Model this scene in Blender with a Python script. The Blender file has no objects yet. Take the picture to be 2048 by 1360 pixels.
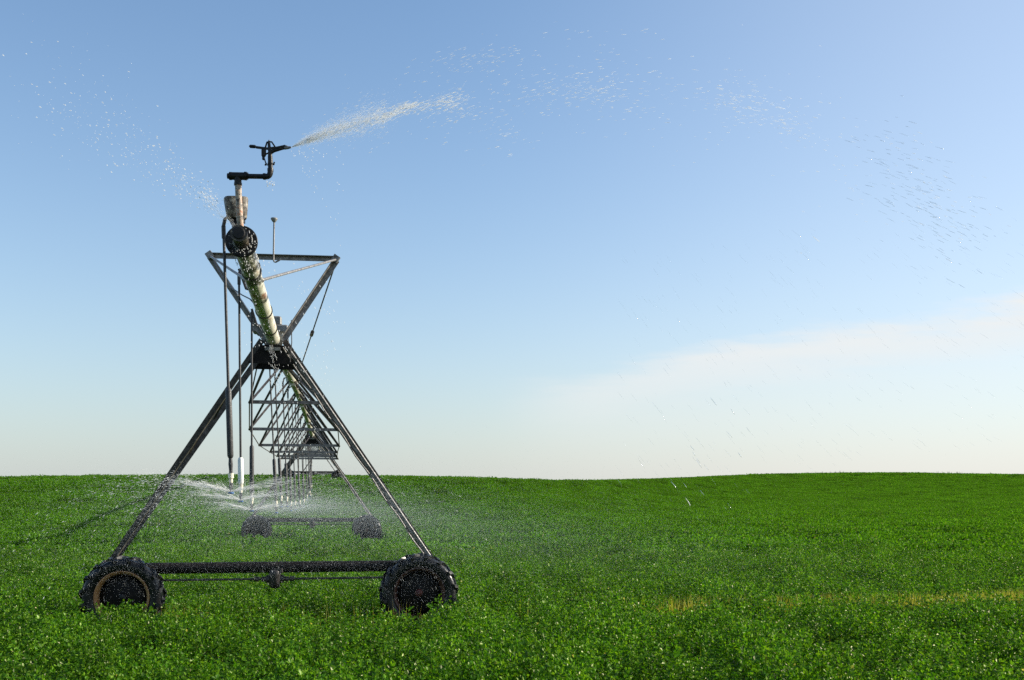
import bpy, math, random
import numpy as np
from mathutils import Vector, Matrix, Euler

random.seed(7)
RNG = np.random.default_rng(11)
SC = bpy.context.scene
COL = SC.collection
F, CX, HZ, ZC = 2128.0, 1024.0, 990.0, 2.12      # focal length and horizon in photo pixels, eye height

def at(px, py, d):
    """point at depth d (metres along +Y) seen at photo position px, py"""
    return Vector(((px - CX) / F * d, d, ZC - (py - HZ) / F * d))

SUN_EL, SUN_AZ = math.radians(23), math.radians(80)
SUN_DIR = Vector((math.cos(SUN_EL) * math.sin(SUN_AZ), math.cos(SUN_EL) * math.cos(SUN_AZ), math.sin(SUN_EL)))

# ------------------------------------------------------------------ materials
def new_mat(name):
    m = bpy.data.materials.new(name); m.use_nodes = True
    nt = m.node_tree
    return m, nt, nt.nodes['Principled BSDF']

def node(nt, kind, **kw):
    n = nt.nodes.new(kind)
    for k, v in kw.items():
        if k == 'op': n.operation = v
        else: setattr(n, k, v)
    return n

def ramp(nt, fac, stops):
    r = nt.nodes.new('ShaderNodeValToRGB')
    el = r.color_ramp.elements
    while len(el) < len(stops): el.new(0.5)
    for e, (p, c) in zip(el, stops):
        e.position = p; e.color = (*c, 1) if len(c) == 3 else c
    nt.links.new(fac, r.inputs[0])
    return r.outputs[0]

def noise(nt, scale, detail=4, rough=.55, coord='Object', stretch=None):
    tc = nt.nodes.new('ShaderNodeTexCoord')
    n = nt.nodes.new('ShaderNodeTexNoise')
    n.inputs['Scale'].default_value = scale; n.inputs['Detail'].default_value = detail
    n.inputs['Roughness'].default_value = rough
    src = tc.outputs[coord]
    if stretch:
        mp = nt.nodes.new('ShaderNodeMapping'); mp.inputs['Scale'].default_value = stretch
        nt.links.new(src, mp.inputs[0]); src = mp.outputs[0]
    nt.links.new(src, n.inputs['Vector'])
    return n.outputs[0]

def mixc(nt, fac, a, b):
    m = nt.nodes.new('ShaderNodeMix'); m.data_type = 'RGBA'
    for sock, v in ((m.inputs[0], fac), (m.inputs[6], a), (m.inputs[7], b)):
        if hasattr(v, 'node'): nt.links.new(v, sock)
        elif isinstance(v, (int, float)): sock.default_value = v
        else: sock.default_value = (*v, 1)
    return m.outputs[2]

def weathered(name, c0, c1, c2, scale=12, rough=.5, metal=0., bump=.15, stretch=None, pos=(.35, .52, .7)):
    m, nt, b = new_mat(name)
    n = noise(nt, scale, 6, .65, stretch=stretch)
    c = ramp(nt, n, [(pos[0], c0), (pos[1], c1), (pos[2], c2)])
    nt.links.new(c, b.inputs['Base Color'])
    n2 = noise(nt, scale * 5, 3, .6)
    rr = ramp(nt, n2, [(.3, (rough - .15,) * 3), (.7, (min(1, rough + .2),) * 3)])
    nt.links.new(rr, b.inputs['Roughness'])
    b.inputs['Metallic'].default_value = metal
    if bump:
        bp = nt.nodes.new('ShaderNodeBump'); bp.inputs['Strength'].default_value = bump; bp.inputs['Distance'].default_value = .01
        nt.links.new(n2, bp.inputs['Height']); nt.links.new(bp.outputs[0], b.inputs['Normal'])
    return m

M = {}
M['galv'] = weathered('galvanised_steel', (.10, .095, .09), (.20, .19, .18), (.32, .30, .28), 14, .45, .25)
M['galv_dark'] = weathered('stained_steel', (.030, .024, .020), (.066, .055, .047), (.16, .138, .12), 10, .45, .2)
M['beam'] = weathered('wet_dark_steel', (.005, .004, .004), (.010, .008, .007), (.022, .017, .014), 9, .55, 0)
M['dark_iron'] = weathered('dark_iron', (.006, .006, .006), (.012, .011, .011), (.04, .03, .025), 16, .42, .1)
M['black_plastic'] = weathered('black_plastic', (.012, .012, .013), (.02, .02, .022), (.045, .045, .045), 20, .4, 0, .05)
M['hose'] = weathered('grey_black_hose', (.012, .011, .012), (.024, .022, .022), (.065, .060, .056), 18, .45, 0, .1)
M['weight_grey'] = weathered('scuffed_dark_weight', (.015, .015, .016), (.03, .03, .031), (.11, .105, .10), 30, .5, 0, .2, pos=(.4, .56, .78))
M['white_plastic'] = weathered('white_plastic', (.62, .61, .56), (.78, .77, .73), (.82, .81, .78), 8, .4, 0, .03)
M['cream_plastic'] = weathered('cream_plastic', (.55, .47, .32), (.72, .66, .50), (.78, .74, .62), 20, .4, 0, .03)
M['blue_plastic'] = weathered('blue_plastic', (.02, .10, .32), (.03, .15, .42), (.05, .2, .5), 20, .35, 0, .03)
M['rubber'] = weathered('wet_black_rubber', (.003, .003, .004), (.006, .006, .007), (.013, .012, .011), 9, .34, 0, .1)
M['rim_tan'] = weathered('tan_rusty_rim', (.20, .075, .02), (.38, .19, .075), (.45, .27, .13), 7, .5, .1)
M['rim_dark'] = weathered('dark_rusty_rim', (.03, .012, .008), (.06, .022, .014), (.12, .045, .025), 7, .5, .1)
M['disc_dark'] = weathered('black_wheel_disc', (.004, .003, .003), (.008, .006, .005), (.018, .012, .009), 7, .6, 0)
M['hub_red'] = weathered('red_brown_hub', (.05, .012, .008), (.10, .02, .014), (.14, .035, .02), 12, .5, .1)
M['box_grey'] = weathered('grey_enamel', (.14, .14, .13), (.21, .21, .20), (.30, .30, .285), 6, .45, .1)
M['can'] = weathered('grimy_painted_can', (.03, .022, .016), (.13, .11, .085), (.36, .32, .26), 26, .55, 0, .25, pos=(.36, .5, .62))

for k_, v_ in (('beam', .18), ('rubber', .32), ('disc_dark', .2), ('dark_iron', .3)):
    M[k_].node_tree.nodes['Principled BSDF'].inputs['Specular IOR Level'].default_value = v_
M['motor'] = weathered('dark_stained_motor', (.012, .010, .010), (.03, .026, .024), (.14, .12, .11), 14, .4, .1, pos=(.4, .55, .75))
M['stub'] = weathered('black_stained_stub', (.010, .008, .006), (.04, .03, .02), (.34, .29, .2), 24, .45, 0, .2, pos=(.45, .58, .74))

def pipe_mat(name, algae, end=0.):
    """cream painted steel pipe with rust streaks and blotches of dark algae"""
    m, nt, b = new_mat(name)
    n = noise(nt, 3.0, 5, .6)
    base = ramp(nt, n, [(.3, (.48, .46, .35)), (.55, (.70, .67, .55)), (.8, (.79, .77, .67))])
    r = noise(nt, 5.0, 6, .7, stretch=(1, .35, 1))
    rm = ramp(nt, r, [(.56, (0, 0, 0)), (.66, (1, 1, 1))])
    c = mixc(nt, rm, base, (.30, .095, .03))
    a = noise(nt, 4.5, 7, .75, stretch=(1, .5, 1))
    if end:
        tc = nt.nodes.new('ShaderNodeTexCoord'); sp = nt.nodes.new('ShaderNodeSeparateXYZ'); nt.links.new(tc.outputs['Object'], sp.inputs[0])
        mr = nt.nodes.new('ShaderNodeMapRange'); nt.links.new(sp.outputs[1], mr.inputs[0])
        for i_, v_ in ((1, -2.6), (2, -5.6), (3, 0.), (4, end)): mr.inputs[i_].default_value = v_
        sb = nt.nodes.new('ShaderNodeMath'); sb.operation = 'SUBTRACT'; nt.links.new(a, sb.inputs[0]); nt.links.new(mr.outputs[0], sb.inputs[1]); a = sb.outputs[0]
    am = ramp(nt, a, [(algae - .04, (1, 1, 1)), (algae + .08, (0, 0, 0))])
    c = mixc(nt, am, c, (.022, .016, .010))
    nt.links.new(c, b.inputs['Base Color'])
    b.inputs['Roughness'].default_value = .38
    bp = nt.nodes.new('ShaderNodeBump'); bp.inputs['Strength'].default_value = .2; bp.inputs['Distance'].default_value = .01
    nt.links.new(a, bp.inputs['Height']); nt.links.new(bp.outputs[0], b.inputs['Normal'])
    return m
M['pipe'] = pipe_mat('cream_pipe', .34)
M['pipe_grimy'] = pipe_mat('grimy_cream_pipe', .36, .20)
M['riser'] = weathered('rust_spotted_riser', (.03, .02, .015), (.45, .36, .27), (.34, .11, .035), 26, .5, 0, .3, pos=(.40, .5, .64))

def leaf_mat(name, dark, mid, light, trans, dry=(.42, .36, .16), dry_at=.993, rough=.38, gloss=.022):
    m, nt, b = new_mat(name)
    nt.nodes.remove(b)
    out = nt.nodes['Material Output']
    g = nt.nodes.new('ShaderNodeNewGeometry')
    big = noise(nt, .35, 3, .5, coord='Object')
    c = ramp(nt, g.outputs['Random Per Island'], [(0, dark), (.5, mid), (.93, light), (dry_at, light), (min(1, dry_at + .004), dry)])
    oi = nt.nodes.new('ShaderNodeObjectInfo')
    hs = nt.nodes.new('ShaderNodeHueSaturation')
    v = ramp(nt, oi.outputs['Random'], [(0, (.72,) * 3), (1, (1.24,) * 3)])
    nt.links.new(v, hs.inputs['Value']); nt.links.new(c, hs.inputs['Color'])
    c = hs.outputs[0]
    d = nt.nodes.new('ShaderNodeBsdfDiffuse'); nt.links.new(c, d.inputs[0])
    t = nt.nodes.new('ShaderNodeBsdfTranslucent')
    mt = nt.nodes.new('ShaderNodeMix'); mt.data_type = 'RGBA'; mt.blend_type = 'MULTIPLY'; mt.inputs[0].default_value = 1
    nt.links.new(c, mt.inputs[6]); mt.inputs[7].default_value = (*trans, 1); nt.links.new(mt.outputs[2], t.inputs[0])
    mx = nt.nodes.new('ShaderNodeMixShader'); mx.inputs[0].default_value = .36
    nt.links.new(d.outputs[0], mx.inputs[1]); nt.links.new(t.outputs[0], mx.inputs[2])
    gl = nt.nodes.new('ShaderNodeBsdfGlossy'); gl.inputs['Roughness'].default_value = rough; gl.inputs[0].default_value = (1, .93, .68, 1)
    m2 = nt.nodes.new('ShaderNodeMixShader')
    m2.inputs[0].default_value = gloss
    nt.links.new(mx.outputs[0], m2.inputs[1]); nt.links.new(gl.outputs[0], m2.inputs[2])
    nt.links.new(m2.outputs[0], out.inputs['Surface'])
    return m
M['leaf'] = leaf_mat('alfalfa_leaf', (.017, .064, .004), (.058, .176, .008), (.138, .262, .014), (1.6, 1.6, .5))
M['leaf_far'] = leaf_mat('alfalfa_leaf_far', (.028, .092, .004), (.055, .164, .006), (.100, .222, .010), (1.6, 1.6, .5), rough=.5, gloss=.010)
M['straw'] = leaf_mat('dry_yellow_grass', (.28, .33, .03), (.46, .46, .05), (.58, .54, .12), (1.3, 1.2, .7), rough=.5)
M['weed'] = leaf_mat('ridge_weed', (.02, .04, .01), (.03, .06, .012), (.05, .08, .02), (1.3, 1.3, .8), rough=.5)

def soil_mat():
    m, nt, b = new_mat('field_soil')
    n = noise(nt, .8, 8, .7)
    c = ramp(nt, n, [(.3, (.012, .030, .006)), (.6, (.022, .055, .009)), (.8, (.035, .04, .016))])
    nt.links.new(c, b.inputs['Base Color']); b.inputs['Roughness'].default_value = .9
    return m
M['soil'] = soil_mat()

def water_mat(name, col, rough, trans):
    m, nt, b = new_mat(name)
    b.inputs['Base Color'].default_value = (*col, 1)
    b.inputs['Roughness'].default_value = rough
    b.inputs['IOR'].default_value = 1.33
    b.inputs['Transmission Weight'].default_value = trans
    return m
def foam_mat():
    m, nt, b = new_mat('foaming_water')
    b.inputs['Base Color'].default_value = (.95, .95, .94, 1); b.inputs['Roughness'].default_value = .3
    t = nt.nodes.new('ShaderNodeBsdfTranslucent'); t.inputs[0].default_value = (.9, .9, .88, 1)
    mx = nt.nodes.new('ShaderNodeMixShader'); mx.inputs[0].default_value = .5
    nt.links.new(b.outputs[0], mx.inputs[1]); nt.links.new(t.outputs[0], mx.inputs[2])
    tr = nt.nodes.new('ShaderNodeBsdfTransparent'); m3 = nt.nodes.new('ShaderNodeMixShader'); m3.inputs[0].default_value = .38
    nt.links.new(mx.outputs[0], m3.inputs[1]); nt.links.new(tr.outputs[0], m3.inputs[2])
    nt.links.new(m3.outputs[0], nt.nodes['Material Output'].inputs['Surface'])
    return m
M['drop'] = foam_mat()
M['drop_white'] = water_mat('white_spray', (.97, .96, .93), .5, 0)
M['drop_clear'] = water_mat('clear_water', (.80, .84, .86), .08, .9)
M['mist'] = water_mat('fine_water_mist', (.52, .56, .58), .5, 0)

# ------------------------------------------------------------------ mesh builder
class MB:
    def __init__(s): s.v = []; s.f = []; s.sm = []
    def add(s, vs, fs, smooth=False):
        o = len(s.v); s.v += [tuple(v) for v in vs]
        for f in fs: s.f.append(tuple(i + o for i in f)); s.sm.append(smooth)
    def box(s, c, size, rot=None):
        c = Vector(c); h = Vector(size) / 2
        R = rot.to_matrix() if isinstance(rot, Euler) else (rot or Matrix.Identity(3))
        vs = [c + R @ Vector((x * h.x, y * h.y, z * h.z)) for x in (-1, 1) for y in (-1, 1) for z in (-1, 1)]
        s.add(vs, [(0, 1, 3, 2), (4, 6, 7, 5), (0, 4, 5, 1), (2, 3, 7, 6), (0, 2, 6, 4), (1, 5, 7, 3)])
    def rbox(s, c, size, r=.01, rot=None):
        """box with bevelled upright edges and a bevelled rim"""
        c = Vector(c); x, y, z = (q / 2 for q in size)
        R = rot.to_matrix() if isinstance(rot, Euler) else (rot or Matrix.Identity(3))
        def ring(ix, zz):
            a, b = x - ix, y - ix; k = r
            return [(a, -b + k, zz), (a, b - k, zz), (a - k, b, zz), (-a + k, b, zz), (-a, b - k, zz), (-a, -b + k, zz), (-a + k, -b, zz), (a - k, -b, zz)]
        rings = [ring(r, -z), ring(0, -z + r), ring(0, z - r), ring(r, z)]
        vs = [c + R @ Vector(p) for rg in rings for p in rg]; fs = []
        for k in range(3):
            for i in range(8):
                j = (i + 1) % 8; fs.append((k * 8 + i, k * 8 + j, k * 8 + 8 + j, k * 8 + 8 + i))
        fs += [tuple(range(7, -1, -1)), tuple(range(24, 32))]
        s.add(vs, fs)
    def frame(s, p0, p1, up=(0, 0, 1)):
        p0, p1 = Vector(p0), Vector(p1); d = (p1 - p0); L = d.length; d.normalize()
        up = Vector(up)
        if abs(d.dot(up)) > .98: up = Vector((0, 1, 0))
        x = d.cross(up).normalized(); y = x.cross(d).normalized()
        return p0, p1, x, y
    def bar(s, p0, p1, w, h, up=(0, 0, 1)):
        p0, p1, x, y = s.frame(p0, p1, up)
        vs = [p + x * a * w / 2 + y * b * h / 2 for p in (p0, p1) for a, b in ((-1, -1), (1, -1), (1, 1), (-1, 1))]
        s.add(vs, [(0, 1, 5, 4), (1, 2, 6, 5), (2, 3, 7, 6), (3, 0, 4, 7), (3, 2, 1, 0), (4, 5, 6, 7)])
    def angle(s, p0, p1, w, t=.008, up=(0, 0, 1), fx=1, fy=1):
        """rolled L section"""
        p0, p1, x, y = s.frame(p0, p1, up)
        pr = [(0, 0), (w, 0), (w, t), (t, t), (t, w), (0, w)]
        pr = [((a - w / 3) * fx, (b - w / 3) * fy) for a, b in pr]
        vs = [p + x * a + y * b for p in (p0, p1) for a, b in pr]
        fs = [(i, (i + 1) % 6, 6 + (i + 1) % 6, 6 + i) for i in range(6)] + [(5, 4, 3, 2, 1, 0), (6, 7, 8, 9, 10, 11)]
        s.add(vs, fs)
    def tube(s, pts, r, n=12, caps=True, smooth=True):
        pts = [Vector(p) for p in pts]
        rs = r if isinstance(r, (list, tuple)) else [r] * len(pts)
        prev = None; vs = []
        for i, p in enumerate(pts):
            d = (pts[min(i + 1, len(pts) - 1)] - pts[max(i - 1, 0)])
            d = d.normalized() if d.length > 1e-9 else Vector((0, 0, 1))
            if prev is None:
                a = Vector((0, 0, 1)) if abs(d.z) < .9 else Vector((1, 0, 0))
                x = d.cross(a).normalized()
            else:
                x = (prev - d * prev.dot(d)); x = x.normalized() if x.length > 1e-6 else d.orthogonal().normalized()
            prev = x; y = d.cross(x)
            for k in range(n):
                t = 2 * math.pi * k / n
                vs.append(p + (x * math.cos(t) + y * math.sin(t)) * rs[i])
        fs = []
        for i in range(len(pts) - 1):
            for k in range(n):
                j = (k + 1) % n; fs.append((i * n + k, i * n + j, i * n + n + j, i * n + n + k))
        s.add(vs, fs, smooth)
        if caps:
            m = len(pts) - 1
            s.add(vs[:n], [tuple(range(n - 1, -1, -1))]); s.add(vs[m * n:], [tuple(range(n))])
    def lathe(s, prof, o, axis, n=32, smooth=True):
        """prof: (radius, height along axis)"""
        o = Vector(o); a = Vector(axis).normalized(); x = a.orthogonal().normalized(); y = a.cross(x)
        vs = [o + a * h + (x * math.cos(2 * math.pi * k / n) + y * math.sin(2 * math.pi * k / n)) * r for r, h in prof for k in range(n)]
        fs = [(i * n + k, i * n + (k + 1) % n, i * n + n + (k + 1) % n, i * n + n + k) for i in range(len(prof) - 1) for k in range(n)]
        s.add(vs, fs, smooth)
    def ball(s, c, r, n=12, m=8, sz=(1, 1, 1)):
        prof = [(max(1e-4, math.sin(math.pi * i / m)), -math.cos(math.pi * i / m)) for i in range(m + 1)]
        c = Vector(c); vs = []; fs = []
        for rr, h in prof:
            for k in range(n):
                t = 2 * math.pi * k / n
                vs.append(c + Vector((rr * math.cos(t) * r * sz[0], rr * math.sin(t) * r * sz[1], h * r * sz[2])))
        for i in range(m):
            for k in range(n):
                fs.append((i * n + k, i * n + (k + 1) % n, i * n + n + (k + 1) % n, i * n + n + k))
        s.add(vs, fs, True)
    def build(s, name, mat, parent=None, off=None):
        me = bpy.data.meshes.new(name)
        vs = s.v if off is None else [tuple(Vector(v) - off) for v in s.v]
        me.from_pydata(vs, [], s.f); me.polygons.foreach_set('use_smooth', s.sm)
        me.materials.append(mat); me.update()
        o = bpy.data.objects.new(name, me); COL.objects.link(o)
        if parent: o.parent = parent
        return o

def tag(o, label=None, cat=None, group=None, kind=None):
    for k, v in (('label', label), ('category', cat), ('group', group), ('kind', kind)):
        if v: o[k] = v
    return o

def empty(name, loc=(0, 0, 0), rz=0., label=None, cat=None, group=None):
    o = bpy.data.objects.new(name, None); COL.objects.link(o)
    o.location = loc; o.rotation_euler = (0, 0, rz); o.empty_display_size = .2
    return tag(o, label, cat, group)

def copy_tree(o, parent=None):
    c = o.copy(); COL.objects.link(c)
    if parent: c.parent = parent
    for ch in list(o.children): copy_tree(ch, c)
    return c

def arc(p0, pm, p1, n=10):
    p0, pm, p1 = Vector(p0), Vector(pm), Vector(p1)
    return [p0 * (1 - t) ** 2 + pm * 2 * t * (1 - t) + p1 * t * t for t in [i / n for i in range(n + 1)]]

# ------------------------------------------------------------------ terrain
SKY_PX = np.array([-900, -300, 0, 200, 400, 600, 760, 900, 1000, 1100, 1160, 1250, 1400, 1500, 1600, 1750, 1850, 2048, 2300, 2900.])
SKY_PY = np.array([972, 963, 958, 955.5, 954.5, 954.5, 955, 957.5, 960.5, 964, 964.5, 961.5, 956, 951.5, 948.5, 947, 948, 951, 956, 966.])
CROP = .43
TH = np.linspace(-math.pi, math.pi, 721)
def sstep(x): x = np.clip(x, 0, 1); return x * x * (3 - 2 * x)
def th_params(th):
    th = np.asarray(th, float)
    t2 = np.clip(th, -.75, .75)
    u = np.tan(t2)
    py = np.interp(u * F + CX, SKY_PX, SKY_PY)
    e = (HZ - py) / F * np.cos(t2)
    back = sstep((np.abs(th) - .8) / .8)
    e = e * (1 - back) + .002 * back
    rc = 94 + (245 - 94) * sstep((u + .03) / .34)
    rc = rc * (1 - back) + 160 * back
    return e, rc
def raw_h(r, rc):
    """unit profile: flat near the camera, rising to the crest, nearly flat beyond it"""
    r0 = 24 + .04 * rc
    t = np.clip((r - r0) / (rc - r0), 0, 1)
    p = 2.9 + 0 * t
    z = t ** p
    s1 = 2.9 / (rc - r0)
    q = np.clip(r - rc, 0, None)
    w = 5.0
    return z + s1 * w * (1 - np.exp(-q / w)) 
RR = np.concatenate([np.linspace(.5, 40, 60), np.linspace(41, 140, 160), np.linspace(142, 400, 150)])
def solve_scale(e, rc):
    h = raw_h(RR, rc)
    lo, hi = -1., 25.
    for _ in range(50):
        k = (lo + hi) / 2
        if np.max(((k * h + CROP - ZC) / RR)[RR > 40]) < e: lo = k
        else: hi = k
    return (lo + hi) / 2
E_T, RC_T = th_params(TH)
K_T = np.array([solve_scale(e, rc) for e, rc in zip(E_T, RC_T)])
K_T = np.convolve(np.pad(K_T, 3, mode='edge'), np.ones(7) / 7, mode='valid')
def ground(x, y):
    x = np.asarray(x, float); y = np.asarray(y, float)
    th = np.arctan2(x, y); r = np.hypot(x, y)
    k = np.interp(th, TH, K_T); rc = np.interp(th, TH, RC_T); e = np.interp(th, TH, E_T)
    z = k * raw_h(r, rc)
    far = np.clip(r - rc - 10, 0, None)
    z = z + np.where(far < 150, far * np.maximum(e - .004, -.01), 150 * np.maximum(e - .004, -.01))   # gentle swell behind the crest
    z = z - np.clip(far - 200, 0, None) * .012
    und = .025 * np.sin(x * .31 + 1.3 * np.sin(y * .17)) * np.sin(y * .23 + .7)
    return z + und * np.clip((r - 22) / 20, 0, 1)
def g1(x, y): return float(ground(x, y))

def build_ground():
    rs = np.concatenate([np.linspace(1, 40, 40), np.linspace(42, 130, 60), np.geomspace(133, 1600, 70)])
    nth = 360
    th = np.linspace(-math.pi, math.pi, nth, endpoint=False)
    T, R = np.meshgrid(th, rs)
    X, Y = R * np.sin(T), R * np.cos(T)
    Z = ground(X, Y)
    vs = np.stack([X.ravel(), Y.ravel(), Z.ravel()], 1).tolist() + [(0, 0, 0)]
    fs = []
    for i in range(len(rs) - 1):
        for j in range(nth):
            k = (j + 1) % nth
            fs.append((i * nth + j, i * nth + k, (i + 1) * nth + k, (i + 1) * nth + j))
    c = len(vs) - 1
    for j in range(nth): fs.append((c, (j + 1) % nth, j))
    b = MB(); b.add(vs, [f[::-1] for f in fs], True)
    o = b.build('ground', M['soil'])
    tag(o, 'dark soil of the rolling field under the green crop', 'ground', kind='structure')
build_ground()

# ------------------------------------------------------------------ crop
def leaf_patch(name, size, nstem, h0, h1, nodes, leaf, mat, seed, stems=True, top_bias=.5, clump=.3, freq=9):
    r = np.random.default_rng(seed)
    vs, fs = [], []
    ph = r.uniform(0, 6.28, 4)
    def leafq(p, d, nrm, L, W):
        s = np.cross(d, nrm); s /= np.linalg.norm(s) + 1e-9
        o = len(vs)
        m = p + d * L * .55 + nrm * L * .06
        vs.extend([p, m + s * W / 2, p + d * L, m - s * W / 2]); fs.append((o, o + 1, o + 2, o + 3))
    for i in range(nstem):
        x, y = r.uniform(-size / 2, size / 2, 2)
        cl = 1 + clump * math.sin(x / size * freq + ph[0] + math.sin(y / size * 7)) * math.sin(y / size * freq + ph[1])
        h = r.uniform(h0, h1) * min(1.12, cl)
        lean = r.normal(0, .18, 2)
        if stems:
            o = len(vs); w = leaf * .07
            b = np.array([x, y, 0.]); t = np.array([x + lean[0] * h, y + lean[1] * h, h])
            vs.extend([b + (w, 0, 0), b - (w, 0, 0), t]); fs.append((o, o + 1, o + 2))
        for k in range(nodes):
            q = 1 - (k / nodes) ** (1 + top_bias) * .6
            z = h * q
            p = np.array([x + lean[0] * z, y + lean[1] * z, z])
            a = r.uniform(0, 6.28)
            el = r.uniform(.0, 1.1)
            d0 = np.array([math.cos(a) * math.cos(el), math.sin(a) * math.cos(el), math.sin(el)])
            pe = p + d0 * leaf * r.uniform(.5, 1.1)
            L = leaf * r.uniform(.7, 1.25)
            for j in (-1, 0, 1):
                b = a + j * r.uniform(.9, 1.4); e2 = el + r.normal(-.15, .6)
                d = np.array([math.cos(b) * math.cos(e2), math.sin(b) * math.cos(e2), math.sin(e2)])
                n = np.array([r.normal(0, .8), r.normal(0, .8), 1.]); n -= d * n.dot(d); n /= np.linalg.norm(n) + 1e-9
                leafq(pe, d, n, L, L * r.uniform(.52, .78))
    me = bpy.data.meshes.new(name)
    me.from_pydata([tuple(v) for v in vs], [], fs); me.materials.append(mat); me.update()
    return bpy.data.objects.new(name, me)          # source of the scatter, never linked by itself

def scatter(name, pts, rots, scales, idx, sources, label, cat):
    """one object: geometry nodes place the leaf clumps on the terrain"""
    me = bpy.data.meshes.new(name)
    n = len(pts)
    me.vertices.add(n); me.vertices.foreach_set('co', np.asarray(pts, np.float32).ravel())
    a = me.attributes.new('rot', 'FLOAT_VECTOR', 'POINT'); a.data.foreach_set('vector', np.asarray(rots, np.float32).ravel())
    a = me.attributes.new('scl', 'FLOAT_VECTOR', 'POINT'); a.data.foreach_set('vector', np.asarray(scales, np.float32).ravel())
    a = me.attributes.new('idx', 'INT', 'POINT'); a.data.foreach_set('value', np.asarray(idx, np.int32))
    me.update()
    o = bpy.data.objects.new(name, me); COL.objects.link(o)
    ng = bpy.data.node_groups.new(name + '_scatter', 'GeometryNodeTree')
    ng.interface.new_socket('Geometry', in_out='INPUT', socket_type='NodeSocketGeometry')
    ng.interface.new_socket('Geometry', in_out='OUTPUT', socket_type='NodeSocketGeometry')
    gi = ng.nodes.new('NodeGroupInput'); go = ng.nodes.new('NodeGroupOutput')
    jn = ng.nodes.new('GeometryNodeJoinGeometry')
    def attr(nm, ty):
        q = ng.nodes.new('GeometryNodeInputNamedAttribute'); q.data_type = ty; q.inputs['Name'].default_value = nm
        return q.outputs['Attribute']
    ar, asx, ai = attr('rot', 'FLOAT_VECTOR'), attr('scl', 'FLOAT_VECTOR'), attr('idx', 'INT')
    e2r = ng.nodes.new('FunctionNodeEulerToRotation'); ng.links.new(ar, e2r.inputs[0])
    for k, s in enumerate(sources):
        ob = ng.nodes.new('GeometryNodeObjectInfo'); ob.inputs['Object'].default_value = s; ob.transform_space = 'ORIGINAL'
        ob.inputs['As Instance'].default_value = True
        cmp = ng.nodes.new('FunctionNodeCompare'); cmp.data_type = 'INT'; cmp.operation = 'EQUAL'
        ng.links.new(ai, cmp.inputs[2]); cmp.inputs[3].default_value = k
        ip = ng.nodes.new('GeometryNodeInstanceOnPoints')
        ng.links.new(gi.outputs[0], ip.inputs['Points']); ng.links.new(cmp.outputs[0], ip.inputs['Selection'])
        ng.links.new(ob.outputs['Geometry'], ip.inputs['Instance'])
        ng.links.new(e2r.outputs[0], ip.inputs['Rotation']); ng.links.new(asx, ip.inputs['Scale'])
        ng.links.new(ip.outputs[0], jn.inputs[0])
    ng.links.new(jn.outputs[0], go.inputs[0])
    md = o.modifiers.new('scatter', 'NODES'); md.node_group = ng
    return tag(o, label, cat, kind='stuff')

PIPE_X0, PIPE_SL = -.953, -.1654              # pipe line in plan: X = PIPE_X0 + PIPE_SL * Y
def pipe_x(y): return PIPE_X0 + PIPE_SL * y
T1 = Vector((pipe_x(16.), 16., 0.))
ADIR = Vector((-.163, .987, 0)).normalized()      # along the machine, away from the camera
BDIR = Vector((.987, .163, 0)).normalized()       # along the wheel track
def track_dist(x, y):
    return (x - T1.x) * ADIR.x + (y - T1.y) * ADIR.y, (x - T1.x) * BDIR.x + (y - T1.y) * BDIR.y

def build_crop():
    src = []
    for s in range(6): src.append(leaf_patch('alfalfa_clump', .5, 46, .26, .49, 8, .036, M['leaf'], 40 + s, True, .2, .5))
    for s in range(4): src.append(leaf_patch('alfalfa_patch', 2., 460, .24, .48, 2, .095, M['leaf_far'], 60 + s, False, .2, .45, 17))
    for s in range(3): src.append(leaf_patch('alfalfa_mat', 6., 1200, .22, .48, 1, .19, M['leaf_far'], 80 + s, False, 0, .15))
    P, R, S, I = [], [], [], []
    def band(y0, y1, cell, i0, ni, jit, margin, hump):
        y = y0
        while y < y1:
            hw = .53 * y + margin
            x = -hw
            while x < hw:
                px, py = x + RNG.uniform(-jit, jit) * cell, y + RNG.uniform(-jit, jit) * cell
                v, u = track_dist(px, py)
                ok = True
                if i0 == 0 and abs(v + .1) < .30 and u > -1.6 and u < 30: ok = RNG.random() < (.25 if u > 3 else .55)
                if ok:
                    z = g1(px, py)
                    q = cell * .5
                    gx, gy = (g1(px + q, py) - g1(px - q, py)) / (2 * q), (g1(px, py + q) - g1(px, py - q)) / (2 * q)
                    w = .5 + .5 * math.sin(px * 2.3 + 2 * math.sin(py * 1.1)) * math.sin(py * 1.7 + 1.5 * math.sin(px * 1.3))
                    if RNG.random() < .12: w -= .55
                    sz = .97 + hump * (w - .5) + RNG.normal(0, .06)
                    P.append((px, py, z)); R.append((math.atan(gy), -math.atan(gx), 0) if cell > 1 else (0, 0, RNG.uniform(0, 6.28)))
                    dx2, dy2 = px + 8.0, py - 42.6
                    if abs(dx2 * ADIR.x + dy2 * ADIR.y + .8) < 2.4 and abs(dx2 * BDIR.x + dy2 * BDIR.y) < 3.4: sz *= .6     # beaten down round the second wheels
                    sx = RNG.uniform(.95, 1.15)
                    S.append((sx, sx, sz)); I.append(i0 + int(RNG.integers(ni)))
                x += cell
            y += cell
    band(6.5, 34, .46, 0, 6, .35, 2.5, .7)
    band(33, 225, 1.75, 6, 4, .3, 4, .3)
    band(222, 300, 5.2, 10, 3, .3, 10, .1)
    scatter('alfalfa_crop', P, R, S, I, src, 'dense low green leafy crop covering the whole rolling field', 'crop')

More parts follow.
